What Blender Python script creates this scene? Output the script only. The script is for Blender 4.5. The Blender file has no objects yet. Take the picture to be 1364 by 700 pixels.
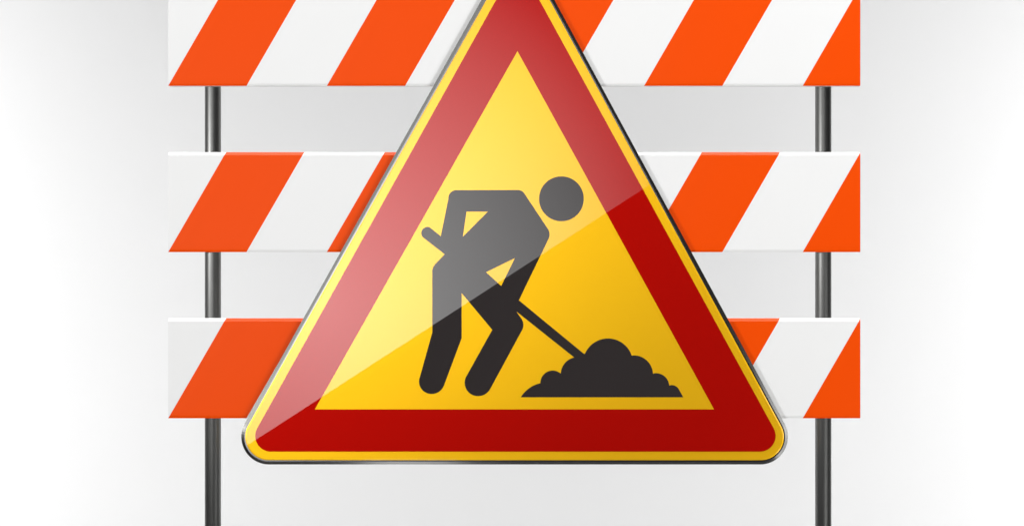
import bpy, bmesh, math
from mathutils import Vector, Matrix
from mathutils.geometry import tessellate_polygon

S = bpy.context.scene
C = S.collection
MM = 0.0015                      # metres per photograph pixel in the plane of the sign
D = 4.0                          # camera distance to the sign face

def W(px, py, depth=0.0):        # photograph measure -> real x, z for something standing `depth` behind the sign face
    k = (D + depth) / D
    return ((px - 682) * MM * k, (350 - py) * MM * k)

# ------------------------------------------------------------------ materials
def mat(name, color, rough=0.5, metal=0.0, coat=0.0, coat_ior=1.5, coat_rough=0.0, spec=0.5,
        vary=0.0, rvary=0.0, scale=9.0, stretch=(1, 1, 1)):
    m = bpy.data.materials.new(name); m.use_nodes = True
    nt = m.node_tree; b = nt.nodes['Principled BSDF']
    b.inputs['Base Color'].default_value = (*color, 1)
    b.inputs['Roughness'].default_value = rough
    b.inputs['Metallic'].default_value = metal
    b.inputs['Specular IOR Level'].default_value = spec
    b.inputs['Coat Weight'].default_value = coat
    b.inputs['Coat IOR'].default_value = coat_ior
    b.inputs['Coat Roughness'].default_value = coat_rough
    if vary or rvary:
        tc = nt.nodes.new('ShaderNodeTexCoord')
        mp = nt.nodes.new('ShaderNodeMapping'); mp.inputs['Scale'].default_value = stretch
        nz = nt.nodes.new('ShaderNodeTexNoise')
        nz.inputs['Scale'].default_value = scale; nz.inputs['Detail'].default_value = 5
        nt.links.new(tc.outputs['Object'], mp.inputs['Vector'])
        nt.links.new(mp.outputs['Vector'], nz.inputs['Vector'])
        if rvary:
            r = nt.nodes.new('ShaderNodeMapRange')
            r.inputs['To Min'].default_value = rough - rvary; r.inputs['To Max'].default_value = rough + rvary
            nt.links.new(nz.outputs['Fac'], r.inputs['Value'])
            nt.links.new(r.outputs['Result'], b.inputs['Roughness'])
        if vary:
            x = nt.nodes.new('ShaderNodeMix'); x.data_type = 'RGBA'
            x.inputs[6].default_value = (*[c * (1 - vary) for c in color], 1)
            x.inputs[7].default_value = (*[min(1, c * (1 + vary)) for c in color], 1)
            nt.links.new(nz.outputs['Fac'], x.inputs[0])
            nt.links.new(x.outputs[2], b.inputs['Base Color'])
    return m

ROT = 0.0
COAT = dict(coat=0.5, coat_ior=1.55, coat_rough=0.0)
M_yellow = mat('yellow_sheeting', (0.95, 0.525, 0.010), rough=0.36, metal=0.63, spec=0.0, **COAT)
M_red = mat('red_sheeting', (0.44, 0.003, 0.001), rough=0.40, metal=0.5, spec=0.0, **COAT)
M_black = mat('charcoal_film', (0.022, 0.0175, 0.0175), rough=0.6, spec=0.1, **COAT)
M_rim = mat('sign_metal', (0.095, 0.095, 0.09), rough=0.2, metal=1.0, rvary=0.04, scale=5, coat=0.8, coat_ior=1.55, coat_rough=0.13)
M_white = mat('white_board_paint', (0.76, 0.76, 0.755), rough=0.32, spec=0.07, vary=0.012, rvary=0.03, scale=4)
M_orange = mat('orange_reflective_film', (0.78, 0.065, 0.0003), rough=0.32, spec=0.07, vary=0.015, rvary=0.03, scale=4)
M_post = mat('dark_steel_tube', (0.10, 0.10, 0.097), rough=0.34, metal=1.0, rvary=0.03, scale=14)
_nt = M_post.node_tree                    # drawn tube: the lengthwise grain spreads reflections round the tube
_tg = _nt.nodes.new('ShaderNodeTangent'); _tg.direction_type = 'RADIAL'; _tg.axis = 'Z'
_nt.links.new(_tg.outputs[0], _nt.nodes['Principled BSDF'].inputs['Tangent'])
_nt.nodes['Principled BSDF'].inputs['Anisotropic'].default_value = 0.8
_nt.nodes['Principled BSDF'].inputs['Anisotropic Rotation'].default_value = ROT
M_back = mat('white_backdrop_paint', (0.84, 0.84, 0.84), rough=0.9, spec=0.1, rvary=0.04, scale=6)

# ------------------------------------------------------------------ object helpers
def link(name, bm, mats, parent=None):
    me = bpy.data.meshes.new(name); bm.to_mesh(me); bm.free()
    for m in (mats if isinstance(mats, (list, tuple)) else [mats]): me.materials.append(m)
    o = bpy.data.objects.new(name, me); C.objects.link(o)
    if parent: o.parent = parent
    return o

def empty(name, loc):
    o = bpy.data.objects.new(name, None); C.objects.link(o); o.location = loc
    o.empty_display_size = 0.1
    return o

def area2(p): return sum(p[i][0] * p[(i + 1) % len(p)][1] - p[(i + 1) % len(p)][0] * p[i][1] for i in range(len(p))) / 2

def plate(bm, loops, y_front, y_back, bevel=0.0, bevel_depth=0.0, mi=0):
    """solid plate: loops[0] outline, others holes, in x,z metres; optional sloped front edge round the outline"""
    L = []
    for i, l in enumerate(loops):
        a = area2(l)
        L.append(list(l) if (a > 0) == (i == 0) else list(l)[::-1])
    inner = offset(L[0], -bevel) if bevel else L[0]
    front = [inner] + L[1:]
    fl = [[bm.verts.new((x, y_front, z)) for x, z in l] for l in front]
    bl = [[bm.verts.new((x, y_back, z)) for x, z in l] for l in L]
    def cap(vl, pts, flip):
        flat = [v for l in vl for v in l]
        for t in tessellate_polygon([[Vector((x, z, 0)) for x, z in l] for l in pts]):
            vs = [flat[i] for i in t]
            p = [(v.co.x, v.co.z) for v in vs]
            a = area2(p)
            if abs(a) < 1e-12: continue
            if (a > 0) == flip: vs.reverse()
            try: bm.faces.new(vs).material_index = mi
            except ValueError: pass
    cap(fl, front, False); cap(bl, L, True)
    for k, (f, b) in enumerate(zip(fl, bl)):
        n = len(f)
        if bevel and k == 0:
            m = [bm.verts.new((x, y_front + bevel_depth, z)) for x, z in L[0]]
            for i in range(n):
                j = (i + 1) % n
                bm.faces.new((f[i], m[i], m[j], f[j])).material_index = mi
            f = m
        for i in range(n):
            j = (i + 1) % n
            bm.faces.new((f[i], b[i], b[j], f[j])).material_index = mi
    bmesh.ops.recalc_face_normals(bm, faces=bm.faces[:])

def offset(p, d):
    """move a convex outline (counter-clockwise) outwards by d"""
    out = []; n = len(p)
    for i in range(n):
        a, b, c = Vector(p[i - 1]), Vector(p[i]), Vector(p[(i + 1) % n])
        e1 = (b - a).normalized(); e2 = (c - b).normalized()
        n1 = Vector((e1.y, -e1.x)); n2 = Vector((e2.y, -e2.x))
        q = (n1 + n2).normalized()
        out.append(tuple(b + q * d / max(0.3, q.dot(n1))))
    return out

def rounded(poly, r, seg=18):
    out = []; n = len(poly)
    for i in range(n):
        a, b, c = Vector(poly[i - 1]), Vector(poly[i]), Vector(poly[(i + 1) % n])
        rr = r[i] if isinstance(r, (list, tuple)) else r
        u = (a - b).normalized(); v = (c - b).normalized()
        half = math.acos(max(-1, min(1, u.dot(v)))) / 2
        if rr <= 0: out.append(tuple(b)); continue
        t = rr / math.tan(half)
        cen = b + (u + v).normalized() * rr / math.sin(half)
        s = b + u * t - cen; e = b + v * t - cen
        a0 = math.atan2(s.y, s.x); da = math.atan2(e.y, e.x) - a0
        while da > math.pi: da -= 2 * math.pi
        while da < -math.pi: da += 2 * math.pi
        for k in range(seg + 1):
            t_ = a0 + da * k / seg
            out.append((cen.x + rr * math.cos(t_), cen.y + rr * math.sin(t_)))
    return out

def arc(p0, p1, p2, n=14):
    """circle through three points, from p0 to p2"""
    ax, ay = p0; bx, by = p1; cx, cy = p2
    d = 2 * (ax * (by - cy) + bx * (cy - ay) + cx * (ay - by))
    ux = ((ax*ax+ay*ay)*(by-cy) + (bx*bx+by*by)*(cy-ay) + (cx*cx+cy*cy)*(ay-by)) / d
    uy = ((ax*ax+ay*ay)*(cx-bx) + (bx*bx+by*by)*(ax-cx) + (cx*cx+cy*cy)*(bx-ax)) / d
    r = math.hypot(ax-ux, ay-uy)
    t0 = math.atan2(ay-uy, ax-ux); t1 = math.atan2(by-uy, bx-ux); t2 = math.atan2(cy-uy, cx-ux)
    def ccw(a, b): return (b - a) % (2 * math.pi)
    if ccw(t0, t1) < ccw(t0, t2): sweep = ccw(t0, t2)
    else: sweep = -((t0 - t2) % (2 * math.pi))
    return [(ux + r*math.cos(t0 + sweep*k/n), uy + r*math.sin(t0 + sweep*k/n)) for k in range(n + 1)]

# ------------------------------------------------------------------ barricade
GAP = 0.0115                       # board fronts stand this far behind the sign face
FLOOR = -1.55
barricade = empty('road_barricade', (W(685, 0, GAP)[0], 0.05, FLOOR))
barricade['label'] = 'orange and white striped three-board barricade on two dark metal posts'
barricade['category'] = 'barricade'
org = barricade.location.copy()

def clip(poly, axis, val, keep_less):
    out = []
    for i in range(len(poly)):
        a, b = poly[i - 1], poly[i]
        ia = (a[axis] <= val) == keep_less or a[axis] == val
        ib = (b[axis] <= val) == keep_less or b[axis] == val
        if ia != ib:
            t = (val - a[axis]) / (b[axis] - a[axis])
            out.append((a[0] + (b[0]-a[0])*t, a[1] + (b[1]-a[1])*t))
        if ib: out.append(b)
    return out

def board(top_px, bottom_px):
    x0, z0 = W(224, bottom_px, GAP); x1, z1 = W(1146, top_px, GAP)
    h = z1 - z0
    thick = 0.018
    bt, bb = 0.0062, 0.0045       # sloped top edge and bottom edge, as seen from the front
    prof = lambda z: (0.0052 * (z - (z1 - bt)) / bt if z > z1 - bt else
                      0.0008 * ((z0 + bb) - z) / bb if z < z0 + bb else 0.0)
    rows = [(z0, z0 + bb), (z0 + bb, z1 - bt), (z1 - bt, z1)]
    k = (D + GAP) / D * MM
    slope = math.tan(math.radians(30.1))
    period, width = 211.3 * k, 104.3 * k
    bm = bmesh.new()
    vmap = {}
    def V(x, y, z):
        key = (round(x, 5), round(y, 5), round(z, 5))
        if key not in vmap: vmap[key] = bm.verts.new(key)
        return vmap[key]
    for i in range(-2, 6):
        for mi, (a, b) in enumerate(((width, period), (0, width))):
            s0 = x0 + i * period + a; s1 = x0 + i * period + b
            p = [(s0, z0), (s1, z0), (s1 + slope*h, z1), (s0 + slope*h, z1)]
            for ax, val, less in ((0, x0, False), (0, x1, True)):
                p = clip(p, ax, val, less)
                if len(p) < 3: break
            if len(p) < 3: continue
            for lo, hi in rows:
                q = clip(clip(p, 1, lo, False), 1, hi, True)
                if len(q) < 3 or abs(area2(q)) < 1e-8: continue
                vs = []
                for x, z in q:
                    v = V(x - org.x, GAP + prof(z) - org.y, z - org.z)
                    if v not in vs: vs.append(v)
                if len(vs) >= 3:
                    try: bm.faces.new(vs).material_index = mi
                    except ValueError: pass
    yb = GAP + thick - org.y
    def quad(*pts):
        bm.faces.new([bm.verts.new((x - org.x, y, z - org.z)) for x, y, z in pts]).material_index = 0
    yf_t, yf_b, yf = GAP + 0.0052 - org.y, GAP + 0.0008 - org.y, GAP - org.y
    quad((x0, yb, z0), (x0, yb, z1), (x1, yb, z1), (x1, yb, z0))
    quad((x0, yf_t, z1), (x1, yf_t, z1), (x1, yb, z1), (x0, yb, z1))
    quad((x0, yf_b, z0), (x0, yb, z0), (x1, yb, z0), (x1, yf_b, z0))
    for x in (x0, x1):
        pts = [(x, yf_b, z0), (x, yf, z0 + bb), (x, yf, z1 - bt), (x, yf_t, z1), (x, yb, z1), (x, yb, z0)]
        quad(*(pts if x == x0 else pts[::-1]))
    bm.normal_update()
    return link('board', bm, [M_white, M_orange], barricade)

for t, b in ((-18, 114.5), (202.5, 335.5), (423.5, 556.5)):
    board(t, b)

def post(cx_px):
    depth = GAP + 0.018 + 0.016
    x = W(cx_px, 0, depth)[0]; r = 10.7 * MM * (D + depth) / D
    top = W(0, -42, depth)[1]
    bm = bmesh.new(); n = 64
    prof = [(0, FLOOR + .001), (r, FLOOR + .001), (r, FLOOR + .003), (r, top - .008), (r, top - .004), (r - .004, top), (0, top)]
    rings = []
    for rr, z in prof:
        if rr == 0: rings.append([bm.verts.new((x - org.x, depth - org.y, z - org.z))])
        else: rings.append([bm.verts.new((x + rr*math.cos(2*math.pi*k/n) - org.x, depth + rr*math.sin(2*math.pi*k/n) - org.y, z - org.z)) for k in range(n)])
    for a, b in zip(rings, rings[1:]):
        for k in range(n):
            j = (k + 1) % n
            f = [a[k % len(a)], a[j % len(a)], b[j % len(b)], b[k % len(b)]]
            f = [v for i, v in enumerate(f) if v not in f[:i]]
            bm.faces.new(f).smooth = len(a) > 1 and len(b) > 1
    bmesh.ops.recalc_face_normals(bm, faces=bm.faces[:])
    return link('post', bm, M_post, barricade)
post(283.6); post(1096.6)

# ------------------------------------------------------------------ warning sign
sign = empty('warning_sign', (0, 0, 0))
sign['label'] = 'glossy triangular red and yellow roadworks sign with a digging worker'
sign['category'] = 'road sign'

def tri(left0, lk, right0, rk, bottom):       # lines x = left0 - lk*y and x = right0 + rk*y, and the base
    ya = (left0 - right0) / (lk + rk)
    return [(left0 - lk*bottom, bottom), (right0 + rk*bottom, bottom), (left0 - lk*ya, ya)]
def toW(p): return [W(x, y) for x, y in p]

yellow_out = rounded(toW(tri(648.0, .560, 731.8, .5445, 612.2)), 31 * MM, 20)
if area2(yellow_out) < 0: yellow_out.reverse()
rim_out = offset(yellow_out, 5.8 * MM)
red_out = rounded(toW(tri(661.0, .5587, 718.2, .548, 600.8)), 21 * MM, 18)
red_in = toW([(419.5, 544.5), (951, 544.5), (689.3, 68.5)])

bm = bmesh.new(); plate(bm, [rim_out, offset(yellow_out, -0.004)], 0.0, 0.009, 0.0060, 0.0016); link('rim', bm, M_rim, sign)
bm = bmesh.new(); plate(bm, [offset(yellow_out, -0.00005)], -0.0022, 0.008, 0.0018, 0.0005); face = link('face_panel', bm, M_yellow, sign)
bm = bmesh.new(); plate(bm, [red_out, red_in], -0.0024, -0.0015); link('border', bm, M_red, sign)

def ring(c, r, a0, a1, n=16):
    return [(c[0] + r*math.cos(math.radians(a0 + (a1-a0)*k/n)), c[1] + r*math.sin(math.radians(a0 + (a1-a0)*k/n))) for k in range(n + 1)]

body = []
body += arc((597.3, 265), (600.5, 256.2), (609.5, 253.2), 8)
body += arc((688.5, 253), (694.3, 254), (698.6, 257.8), 8)
body += arc((728.6, 303), (731.9, 310.5), (730.6, 318), 8)
body += [(691.2, 399.5), (782, 474.2), (772, 481.2), (688, 414.6)]
body += arc((694.2, 423.5), (697.2, 431.5), (695.6, 439), 8)
body += arc((653.2, 517), (641.5, 526.4), (627.3, 524.3), 8)[:-1]
body += arc((627.3, 524.3), (619.2, 512.0), (622.4, 498.5), 8)
body += [(655.7, 438.8), (615.0, 390), (615.0, 449.8)]
body += arc((591.6, 512.5), (580.5, 523.3), (566.5, 521.8), 8)[:-1]
body += arc((566.5, 521.8), (558.9, 512.5), (559.2, 502), 8)
body += [(575.9, 442)]
body += arc((575.9, 360.5), (577.3, 355.2), (580.6, 350.6), 6)
body += [(592.4, 338.4)]
body += arc((564.9, 317.0), (561.3, 309.5), (565.6, 303.2), 8)[:-1]
body += arc((565.6, 303.2), (569.5, 301.9), (574.2, 304.0), 6)
body += [(587.2, 314.5)]
hole_a = [(621.4, 281.7), (649.9, 281.7), (616.6, 315)]
hole_b = [(647.3, 362.2), (685.9, 343.4), (667.6, 380.5)]
bm = bmesh.new()
plate(bm, [toW(body), toW(hole_a), toW(hole_b)], -0.0024, -0.0015)
head = toW(ring((747.8, 264.7), 29.8, 0, 360, 72)[:-1])
bm2 = bmesh.new(); plate(bm2, [head], -0.0024, -0.0015)
tmp = bpy.data.meshes.new('tmp'); bm2.to_mesh(tmp); bm2.free(); bm.from_mesh(tmp); bpy.data.meshes.remove(tmp)
wk = link('worker_symbol', bm, M_black, sign)
wk['label'] = 'black figure of a bending worker pushing a shovel'

heap = arc((693.6, 528.4), (704.5, 516.6), (719.7, 509.7), 10)
heap += arc((719.9, 507.5), (735.5, 492.9), (746.9, 496.9), 14)
heap += arc((747.1, 494.5), (754.5, 480.8), (766, 475.2), 10)
heap += arc((779.2, 470.4), (810.2, 450.2), (841.4, 473.1), 20)
heap += arc((843.5, 472.7), (860.5, 478.6), (869.7, 497.2), 14)
heap += arc((872.0, 496.5), (884.8, 500.3), (891.4, 513.0), 12)
heap += arc((893.5, 512.3), (900.0, 513.6), (904.4, 518.4), 8)
heap += [(910.1, 528.4)]
bm = bmesh.new(); plate(bm, [toW(heap)], -0.00255, -0.0015)
hp = link('dirt_pile_symbol', bm, M_black, sign)
hp['label'] = 'black heap of dirt at the tip of the shovel'

# ------------------------------------------------------------------ backdrop: painted wall and floor in one sweep
bm = bmesh.new()
YB = 5.0; R = 0.40; X = 9.0
prof = [(-7.0, FLOOR)]
for k in range(9):
    a = math.pi/2 * k/8
    prof.append((YB - R + R*math.sin(a), FLOOR + R - R*math.cos(a)))
prof.append((YB, 5.0))
rows = [[bm.verts.new((x, y, z)) for x in (-X, X)] for y, z in prof]
for a, b in zip(rows, rows[1:]):
    bm.faces.new((a[0], a[1], b[1], b[0])).smooth = True
bm.normal_update()
bd = link('backdrop', bm, M_back); bd['kind'] = 'structure'
bd['label'] = 'plain white studio backdrop'

# ------------------------------------------------------------------ lamps
def lamp(name, kind, loc, target, power, color=(1, 1, 1), **kw):
    l = bpy.data.lights.new(name, kind); l.energy = power; l.color = color
    for k, v in kw.items(): setattr(l, k, v)
    o = bpy.data.objects.new(name, l); C.objects.link(o); o.location = loc
    o.rotation_euler = (Vector(target) - Vector(loc)).to_track_quat('-Z', 'Y').to_euler()
    return o

lamp('left_spot', 'SPOT', (-4.68, -4.52, 0.35), (0, 0, 0.03), 700, shadow_soft_size=0.10, spot_size=math.radians(16.5), spot_blend=0.25)
lamp('right_spot', 'SPOT', (3.43, -2.41, 2.72), (0.05, 0, 0.0), 605, shadow_soft_size=0.05, spot_size=math.radians(25), spot_blend=0.25)
lamp('overhead_softbox', 'AREA', (0, -0.42, 3.2), (0, 0, 0), 24, shape='RECTANGLE', size=4.0, size_y=0.4, spread=math.radians(60))
for sx in (-1, 1):
    lamp('backdrop_lamp', 'AREA', (sx * 4.75, 2.5, 0.25), (sx * 2.6, YB, 0.15), 158, shape='RECTANGLE', size=0.6, size_y=3.2)
lamp('backdrop_floor_lamp', 'AREA', (0, 3.5, -1.48), (0, YB, -1.0), 7.5, shape='RECTANGLE', size=4.0, size_y=0.2)
def strip(name, a, b, width, target, power):          # slim helper light from a to b, added for reflections in the sign rim
    a, b = Vector(a), Vector(b); c = (a + b) / 2
    z = (c - Vector(target)).normalized(); x = (b - a).normalized()
    y = z.cross(x).normalized(); z = x.cross(y)
    l = bpy.data.lights.new(name, 'AREA'); l.shape = 'RECTANGLE'; l.size = (b - a).length; l.size_y = width; l.energy = power
    o = bpy.data.objects.new(name, l); C.objects.link(o)
    o.matrix_world = Matrix.Translation(c) @ Matrix((x, y, z)).transposed().to_4x4()
    return o
strip('left_rim_helper_light', (-1.90, -2.03, 0.0), (-1.13, -2.03, 1.55), 0.26, (-0.35, 0, 0), 4.2)  # added out of view, so the left rim reflects silver
strip('right_rim_helper_light', (1.85, -1.65, 0.08), (1.22, -1.45, -1.2), 0.42, (0.52, 0, -0.34), 9.5)  # unseen extra light that brightens the rim at the lower right corner
strip('bottom_rim_helper_light', (-0.40, -1.13, -1.2), (-0.15, -1.13, -1.2), 0.16, (-0.21, 0, -0.40), 0.5)  # small light added below the frame for the glint on the bottom rim

# gridded softbox behind the camera whose mirror image fills the upper left of the sign
V0 = Vector((0, D - 0.0048, 0))
A = Vector((W(330, 592)[0], 0, W(330, 592)[1])); B = Vector((W(853, 254)[0], 0, W(853, 254)[1]))
Q = Vector((W(430, 400)[0], 0, W(430, 400)[1]))
d = (Q - V0).normalized()
pn = (A - V0).cross(B - V0).normalized()
if pn.z < 0: pn = -pn
P0 = V0 + d * ((V0.y + 5.6) / -d.y)
mid = ((A + B) / 2 - V0).normalized()
E = V0 + mid * ((P0 - V0).dot(d) / mid.dot(d))
zax = d                                   # lamp local +Z points away from the sign
xax = zax.cross(pn).normalized()
if xax.x < 0: xax = -xax
yax = zax.cross(xax).normalized()
up = yax if yax.z > 0 else -yax
SX, SY = 3.4, 1.9
cen = E + up * SY / 2
l = bpy.data.lights.new('gridded_softbox', 'AREA'); l.shape = 'RECTANGLE'; l.size = SX; l.size_y = SY
l.energy = 3; l.spread = math.radians(22.5)
o = bpy.data.objects.new('gridded_softbox', l); C.objects.link(o)
m3 = Matrix((xax, yax, zax)).transposed()
if m3.determinant() < 0: m3 = Matrix((-xax, yax, zax)).transposed()
o.matrix_world = Matrix.Translation(cen) @ m3.to_4x4()

w = bpy.data.worlds.new('World'); S.world = w; w.use_nodes = True
w.node_tree.nodes['Background'].inputs[0].default_value = (1, 1, 1, 1)
w.node_tree.nodes['Background'].inputs[1].default_value = 0.05

# ------------------------------------------------------------------ camera
cam = bpy.data.cameras.new('camera'); co = bpy.data.objects.new('camera', cam); C.objects.link(co)
co.location = (0, -D, 0); co.rotation_euler = (math.pi/2, 0, 0)
cam.sensor_width = 36; cam.lens = 36 * D / (1364 * MM)
cam.clip_end = 100; S.camera = co
S.view_settings.view_transform = 'Standard'; S.view_settings.look = 'None'
S.view_settings.exposure = 0; S.view_settings.gamma = 1
